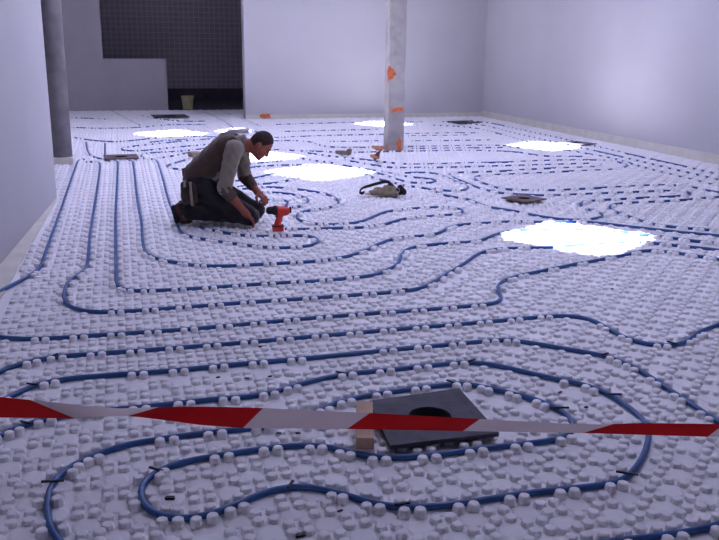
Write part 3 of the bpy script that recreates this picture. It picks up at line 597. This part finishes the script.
def fingers(f, wr, fwd, nrm, side, curl, ln=1.0):
    fwd = np.array(fwd, float); fwd /= np.linalg.norm(fwd); nrm = np.array(nrm, float); nrm -= fwd*(nrm@fwd); nrm /= np.linalg.norm(nrm)
    lat = np.cross(nrm, fwd)*side
    f.capsule(wr, wr+fwd*.035, .030, .030, .02)
    for i in (-1, -.33, .33, 1):
        f.capsule(wr+fwd*.03+lat*i*.018, wr+fwd*.088+lat*i*.030, .0165, .0135, .012)
    for i, l_ in zip((-1, -.33, .33, 1), (.066, .082, .088, .076)):
        p = wr+fwd*.085+lat*i*.031; d = fwd.copy(); a = 0
        for s_, r0 in ((.45, .0105), (.31, .0098), (.24, .0090)):
            a += curl*(1+.15*i); d = fwd*math.cos(a)-nrm*math.sin(a); q = p+d*l_*s_*ln; f.capsule(p, q, r0, r0-.0007, .004); p = q
    p = wr+fwd*.028+lat*.026
    for d, l_, r0 in ((fwd*.55+lat*.75-nrm*.35, .045, .0145), (fwd*.85+lat*.25-nrm*.45, .034, .0120), (fwd*.9-lat*.05-nrm*.45, .026, .0105)):
        d = d/np.linalg.norm(d); q = p+d*l_; f.capsule(p, q, r0, r0-.0012, .006); p = q
B = Field((-.56, -.40, -.02), (.46, .40, .86), .0062)
B.ellipsoid(HC+HU*.012-HF*.004, HAX, (.112, .096, .077), .01)
B.ellipsoid(hp(-.055, .030, 0), HAX, (.062, .060, .058), .03)
B.ellipsoid(hp(-.098, .072, 0), HAX, (.022, .024, .028), .03)
B.capsule(hp(.022, .083, -.035), hp(.022, .083, .035), .013, .013, .015)
B.capsule(hp(.008, .092, 0), hp(-.033, .110, 0), .009, .014, .012)
for s_ in (-1, 1):
    B.ellipsoid(hp(.000, .094, s_*.033), HAX, (.012, .012, .017), .008, sub=True)
    B.ellipsoid(hp(-.012, -.012, s_*.079), HAX, (.032, .019, .010), .005)
    B.ellipsoid(hp(-.028, .068, s_*.042), HAX, (.022, .020, .020), .02)
B.capsule(hp(-.058, .094, -.018), hp(-.058, .094, .018), .0085, .0085, .006); B.capsule(hp(-.071, .091, -.015), hp(-.071, .091, .015), .0085, .0085, .006)
B.capsule(hp(-.0645, .104, -.022), hp(-.0645, .104, .022), .003, .003, .003, sub=True)
B.capsule((.09, -.01, .70), hp(-.05, -.022, 0), .066, .058, .03)
for s_ in (-1, 1):
    B.capsule((-.25, s_*.06, .38), (.01, s_*.075, .655), .095, .105, .05)
B.capsule(SHR*[1, .85, 1], SHL*[1, .85, 1], .065, .065, .04)
for a_, b_, c_ in ((SHR, ELR, WRR), (SHL, ELL, WRL)):
    B.capsule(a_, b_, .056, .043, .03); B.capsule(b_, b_+(c_-b_)*.35, .043, .044, .02); B.capsule(b_+(c_-b_)*.35, c_, .044, .029, .02)
for a_, b_, c_ in ((HIPR, KNR, ANR), (HIPL, KNL, ANL)):
    B.capsule(a_, b_, .088, .06, .03); B.capsule(b_, c_, .055, .042, .03); B.capsule(c_, c_+np.array([-.02, 0, -.09]), .035, .03, .02)
fingers(B, WRR, (.62, .12, -.62), (.60, .05, .62), 1, .42)
fingers(B, WRL, (.62, -.45, -.42), (.35, -.2, .8), -1, .55)
body = B.mesh('body', 'skin', man)
H = Field((.10, -.16, .50), (.48, .14, .92), .005)
H.ellipsoid(HC+HU*.013-HF*.006, HAX, (.1165, .1005, .0815), 0); H.S += 0
H.plane_cut(hp(0, 0, 0)-(HU*.6-HF*.8)*.006, -(HU*.6-HF*.8)*-1)
for s_ in (-1, 1): H.ellipsoid(hp(-.012, -.008, s_*.082), HAX, (.040, .026, .030), .004, sub=True)
H.mesh('hair', 'hair', man)
for s_ in (-1, 1):
    bm = bmesh.new(); bmesh.ops.create_uvsphere(bm, u_segments=12, v_segments=8, radius=.0115, matrix=Matrix.Translation(Vector(hp(.0, .081, s_*.033)))); from_bm('eye', bm, 'eye', man, True)
S_ = Field((-.30, -.40, .24), (.30, .40, .82), .0075)      # khaki shirt: sleeves, shoulders, collar
for s_ in (-1, 1): S_.capsule((-.18, s_*.06, .46), (.01, s_*.078, .652), .106, .117, .05)
S_.capsule(SHR*[1, .85, 1], SHL*[1, .85, 1], .079, .079, .04)
for a_, b_, c_ in ((SHR, ELR, WRR), (SHL, ELL, WRL)):
    S_.capsule(a_, b_, .078, .062, .03); S_.capsule(b_, b_+(c_-b_)*.16, .060, .056, .02)
S_.capsule((.085, -.008, .70), (.135, -.012, .715), .082, .074, .02); S_.wrinkle(.0035, 70)
S_.capsule((.12, -.012, .71), (.24, -.015, .735), .062, .062, 0, sub=True)
S_.mesh('shirt', 'shirt', man)
for a_, b_, c_, e_ in ((0, ELR, WRR, .30), (0, ELL, WRL, .62)):
    Cf = Field((-.12, -.36, .20), (.30, .36, .50), .006); d = c_-b_
    Cf.capsule(b_+d*.02, b_+d*e_, .066, .058 if e_ < .4 else .047, .01); Cf.wrinkle(.003, 95); Cf.mesh('rolled_cuff', 'cuff', man)
Vs = Field((-.46, -.30, .28), (.24, .30, .86), .0078)      # brown vest
for s_ in (-1, 1):
    Vs.capsule((-.27, s_*.075, .43), (.00, s_*.085, .668), .125, .125, .06)
Vs.capsule((.03, -.12, .69), (.03, .12, .69), .092, .092, .04)
Vs.capsule((-.22, 0, .50), (.0, 0, .71), .11, .10, .05)
Vs.wrinkle(.004, 48)
Vs.plane_cut((-.25, 0, .385), np.array([-.33, 0, -.94])*-1)
for s_ in (-1, 1): Vs.capsule((.085, s_*.20, .74), (.07, s_*.21, .60), .062, .062, .01, sub=True)
Vs.capsule((.10, -.01, .72), (.26, -.02, .76), .078, .078, .01, sub=True)
Vs.mesh('vest', 'vest', man)
T_ = Field((-.50, -.32, -.01), (.36, .32, .56), .008)      # dark work trousers
T_.ellipsoid((-.27, 0, .36), I3, (.145, .185, .135), .04)
T_.capsule((-.25, -.07, .40), (-.25, .07, .40), .125, .125, .05)
for a_, b_, c_ in ((HIPR, KNR, ANR), (HIPL, KNL, ANL)):
    T_.capsule(a_, b_, .122, .080, .04); T_.capsule(b_, c_+np.array([.03, 0, -.01]), .076, .072, .03); T_.capsule(b_*.5+c_*.5+[0, 0, .02], c_+np.array([.04, 0, 0]), .085, .078, .03)
T_.wrinkle(.0055, 52)
T_.plane_cut((0, 0, .002), (0, 0, 1))
T_.mesh('trousers', 'trousers', man)
for an, s_ in ((ANR, -1), (ANL, 1)):
    f_ = Field((-.60, an[1]-.09, -.01), (-.26, an[1]+.09, .26), .006)
    f_.capsule(an+[.02, 0, 0], an+np.array([-.05, 0, .01]), .056, .050, .02); f_.capsule(an+np.array([-.06, 0, .02]), (-.40, an[1], .045), .043, .046, .03)
    f_.capsule((-.40, an[1], .046), (-.355, an[1], .04), .044, .038, .02); f_.plane_cut((0, 0, .001), (0, 0, 1))
    bt = f_.mesh('boot', 'boot', man)
    g_ = Field((-.60, an[1]-.09, -.01), (-.26, an[1]+.09, .26), .006)
    g_.capsule(an+np.array([-.112, 0, .02]), (-.455, an[1], .03), .024, .026, .02); g_.capsule(an+np.array([-.112, .02, .02]), (-.455, an[1]+.022, .03), .022, .024, .01); g_.capsule(an+np.array([-.112, -.02, .02]), (-.455, an[1]-.022, .03), .022, .024, .01); g_.plane_cut((0, 0, .001), (0, 0, 1))
    g_.mesh('sole', 'sole', bt)
# belt and pouch
bp = []
for k in range(33):
    a = 2*math.pi*k/32; e = np.array([.150*math.cos(a), .190*math.sin(a)]); bp.append((-.262+e[0], e[1], .405+e[0]*-.33))
bV, bF = [], []
for p in bp:
    p = np.array(p)
    for dz, rr in ((-.024, 1.0), (.024, 1.0), (.024, 1.04), (-.024, 1.04)):
        bV.append((-.262+(p[0]+.262)*rr, p[1]*rr, p[2]+dz))
for k in range(32):
    for j in range(4): a, b = k*4+j, k*4+(j+1) % 4; bF.append((a, b, b+4, a+4))
from_data('tool_belt', bV, bF, 'leather', man)
P_ = Field((-.50, -.32, .12), (-.15, -.12, .46), .006)
P_.capsule((-.355, -.205, .355), (-.345, -.225, .235), .045, .048, .02); P_.capsule((-.29, -.215, .35), (-.285, -.232, .24), .040, .043, .02); P_.wrinkle(.003, 80)
pch = P_.mesh('tool_pouch', 'leather', man)
tube('hammer_handle', [(-.30, -.262, .40), (-.295, -.272, .30), (-.285, -.276, .19)], [.011, .012, .014], 'tool_handle', pch, 8)
tube('screwdriver_handle', [(-.355, -.248, .41), (-.352, -.256, .35)], [.012, .010], 'tool_handle', pch, 8)

# ================================================================== DRILL
dg = ground(278.5, 234.5)
dr = empty('cordless_drill', (dg[0], dg[1], .031), -YAW+math.radians(12)); dr.scale = (.95, .95, .95)
tag(dr, 'red cordless drill with a black chuck standing on its battery by the worker\'s hand', 'drill')
bt = box('battery', (-.055, -.038, 0), (.045, .038, .052), 'drill', dr, .008)
box('battery_rim', (-.058, -.04, .046), (.048, .04, .056), 'rubber', dr, .003)
f = Field((-.12, -.06, .04), (.14, .06, .26), .005)
f.capsule((-.01, 0, .06), (.022, 0, .165), .030, .028, .015); f.capsule((-.005, 0, .058), (-.005, 0, .062), .032, .030, .01)
f.capsule((.002, 0, .19), (.070, 0, .185), .042, .040, .02); f.capsule((.03, 0, .17), (.05, 0, .18), .03, .03, .02)
f.mesh('housing', 'drill', dr)
mx_ = Matrix.Translation((-.030, 0, .193))@Matrix.Rotation(-math.pi/2, 4, 'Y')
lathe('chuck', [(.001, -.02), (.044, -.02), (.044, .012), (.036, .018), (.034, .060), (.022, .078), (.001, .08)], 'rubber', dr, 20, mx_)
lathe('bit', [(.001, .07), (.004, .07), (.004, .10), (.001, .103)], 'steel', dr, 8, mx_)
box('trigger', (-.026, -.012, .130), (-.006, .012, .165), 'rubber', dr, .004)
box('grip_pad', (.030, -.016, .09), (.043, .016, .15), 'rubber', dr, .004, Matrix.Translation((-.006, 0, 0)))
lathe('motor_vent', [(.033, 0), (.030, .01), (.018, .014), (.001, .014)], 'rubber', dr, 20, Matrix.Translation((.106, 0, .195))@Matrix.Rotation(math.pi/2, 4, 'Y'))

# ================================================================== KHAKI BAG WITH BLACK STRAP
bgp = ground(385, 197.5)
bag = empty('tool_bag', (bgp[0], bgp[1], .031), -YAW)
tag(bag, 'khaki canvas tool bag with a looped black strap lying on the floor', 'bag')
f = Field((-.22, -.18, -.01), (.24, .18, .16), .007)
f.ellipsoid((-.03, 0, .035), I3, (.11, .075, .045), .03); f.ellipsoid((.05, .01, .048), I3, (.085, .07, .050), .03); f.ellipsoid((-.12, -.02, .022), I3, (.06, .05, .024), .03); f.ellipsoid((.02, -.07, .02), I3, (.10, .035, .024), .02); f.ellipsoid((.10, -.05, .025), I3, (.05, .04, .03), .02)
f.wrinkle(.010, 48); f.plane_cut((0, 0, 0), (0, 0, 1)); f.mesh('canvas_body', 'khaki', bag)
f = Field((.06, -.15, -.01), (.28, .15, .18), .007)
f.ellipsoid((.165, 0, .055), I3, (.040, .06, .058), .02); f.ellipsoid((.205, -.02, .035), I3, (.028, .045, .034), .02); f.plane_cut((0, 0, 0), (0, 0, 1)); f.mesh('black_pouch', 'strap', bag)
lathe('buckle_ring', [(.022, -.006), (.032, -.006), (.032, .006), (.022, .006), (.022, -.006)], 'steel', bag, 16, Matrix.Translation((.125, -.075, .062))@Matrix.Rotation(1.2, 4, 'X'))
def ribbon(name, pts, wv, th, material, parent):
    C = catmull(np.array(pts, float), .012); T = np.gradient(C, axis=0); T /= np.linalg.norm(T, axis=1)[:, None]
    wv = np.array(wv, float); wv /= np.linalg.norm(wv); N = np.cross(T, wv); N /= np.linalg.norm(N, axis=1)[:, None]; V, F = [], []
    for p, n in zip(C, N):
        for a_, b_ in ((-.5, -.5), (.5, -.5), (.5, .5), (-.5, .5)): V.append(p+wv*a_*.032+n*b_*th)
    for i in range(len(C)-1):
        for j in range(4): a, b = i*4+j, i*4+(j+1) % 4; F.append((a, b, b+4, a+4))
    F += [(0, 1, 2, 3), (len(V)-1, len(V)-2, len(V)-3, len(V)-4)]
    return from_data(name, V, F, material, parent)
ribbon('strap', [(.09, .02, .080), (.06, .05, .115), (.01, .09, .128), (-.08, .11, .105), (-.17, .10, .080), (-.245, .06, .060), (-.275, .0, .03), (-.255, -.04, .018), (-.225, -.03, .03)], (.15, .55, .8), .012, 'strap', bag)
ribbon('strap_tail', [(.02, .02, .09), (.06, .05, .105), (.10, .03, .08), (.13, .0, .06)], (0, .9, .4), .014, 'strap', bag)
box('white_tag', (-.215, -.06, .0), (-.14, .0, .03), 'white_film', bag, .005)

# ================================================================== BUCKET, SCRAPS, DEBRIS
g = ground(188, 110.5)
bk = empty('bucket', (g[0], g[1], .031))
lathe('shell', [(.001, 0), (.115, 0), (.12, .01), (.148, .30), (.158, .305), (.158, .325), (.146, .325), (.143, .30), (.115, .02), (.001, .02)], 'bucket', bk, 28)
ha = [(.158*math.cos(a), -.05-.10*math.sin(a)*.4-.10*math.sin(a), .30-.12*math.sin(a)) for a in np.linspace(0, math.pi, 14)]
tube('handle', ha, .004, 'steel', bk, 6)
tag(bk, 'pale yellow plastic bucket standing at the mouth of the dark alcove', 'bucket')

def scrap(name, px, size, material, label, cat, flat=.5, seed=0):
    g = ground(*px); r = np.random.default_rng(seed); h = max(size/26, .005)
    f = Field((-size, -size, -.01), (size, size, size*1.1), h)
    for _ in range(7):
        a = r.uniform(0, 6.28); l_ = r.uniform(.1, .5)*size; c_ = np.array([math.cos(a)*l_, math.sin(a)*l_*.8, r.uniform(.1, .5)*size*flat])
        d = np.array([r.normal(), r.normal(), r.normal()*.5*flat]); d *= size*.28/np.linalg.norm(d)
        f.capsule(c_-d, c_+d, size*.09, size*.12, size*.08)
    f.wrinkle(size*.035, 9/size); f.plane_cut((0, 0, 0), (0, 0, 1))
    o = f.mesh(name, material); o.location = (g[0], g[1], .031); return tag(o, label, cat)
scrap('orange_film_scrap', (266, 119.5), .22, 'orange', 'crumpled orange film scrap at the left end of the back wall', 'scrap', .7, 3)
scrap('brown_film_scrap', (377.5, 164), .21, 'brown_film', 'crumpled orange-brown film scrap on the floor left of the column foot', 'scrap', 2.0, 11)
scrap('grey_rag', (346, 156.5), .22, 'rag', 'small grey-brown rag on the floor between the column and the sunlit patch', 'rag', .35, 8)
g = ground(195, 159); mt_ = Matrix.Translation((g[0], g[1], .031))@Matrix.Rotation(.3, 4, 'Z')
tag(box('wood_offcut', (-.07, -.09, 0), (.07, .09, .07), 'tool_handle', None, .004, mt_), 'beige wood offcut lying behind the worker\'s back', 'wood')
g = ground(238, 133.5); mt_ = Matrix.Translation((g[0], g[1], .031))@Matrix.Rotation(.05, 4, 'Z')
tag(box('board_offcut', (-.17, -.2, 0), (.17, .2, .05), 'grey_board', None, .004, mt_), 'grey flat board offcut in the small rear sunlit patch', 'board')
CHIPS = [((170, 497), 'black chip lying inside the left end of the foreground pipe loop'), ((300, 534), 'black chip lying at the bottom edge of the picture below the pipe wave'),
 ((279, 435), 'tiny dark chip just below the white part of the tape, left one'), ((298, 435), 'tiny dark chip just below the white part of the tape, right one'),
 ((586, 409), 'tiny dark chip on the floor just above the tape, between two pipe turns at right'), ((560, 394), 'tiny dark chip near the right end of the innermost pipe turn'),
 ((290, 331), 'tiny dark chip on the mid floor between two straight pipes'), ((260, 348), 'tiny dark chip left of centre between the straight pipes'),
 ((218, 379), 'tiny dark chip above the red part of the tape, left of three'), ((247, 380), 'tiny dark chip above the red part of the tape, middle of three'), ((270, 378), 'tiny dark chip above the red part of the tape, right of three'),
 ((340, 513), 'tiny dark chip below the lowest pipe wave in the foreground'), ((612, 290), 'tiny dark chip on bare floor right of the S-bent pipe')]
for i, ((cx, cy), lab) in enumerate(CHIPS):
    g = ground(cx, cy, .012); big = .014 if i in (0, 1) else .008
    bm = bmesh.new(); bm_box(bm, (-big*1.2, -big*.6, 0), (big*1.2, big*.6, big*.7), big*.15, Matrix.Translation((g[0], g[1], .0185 if i > 1 else .0035))@Matrix.Rotation(random.uniform(-.5, .5), 4, 'Z'))
    for v_ in bm.verts: v_.co += Vector((random.gauss(0, .001), random.gauss(0, .001), 0))
    tag(from_bm('debris_chip', bm, 'clip'), lab, 'debris', 'dark debris chips on the floor')
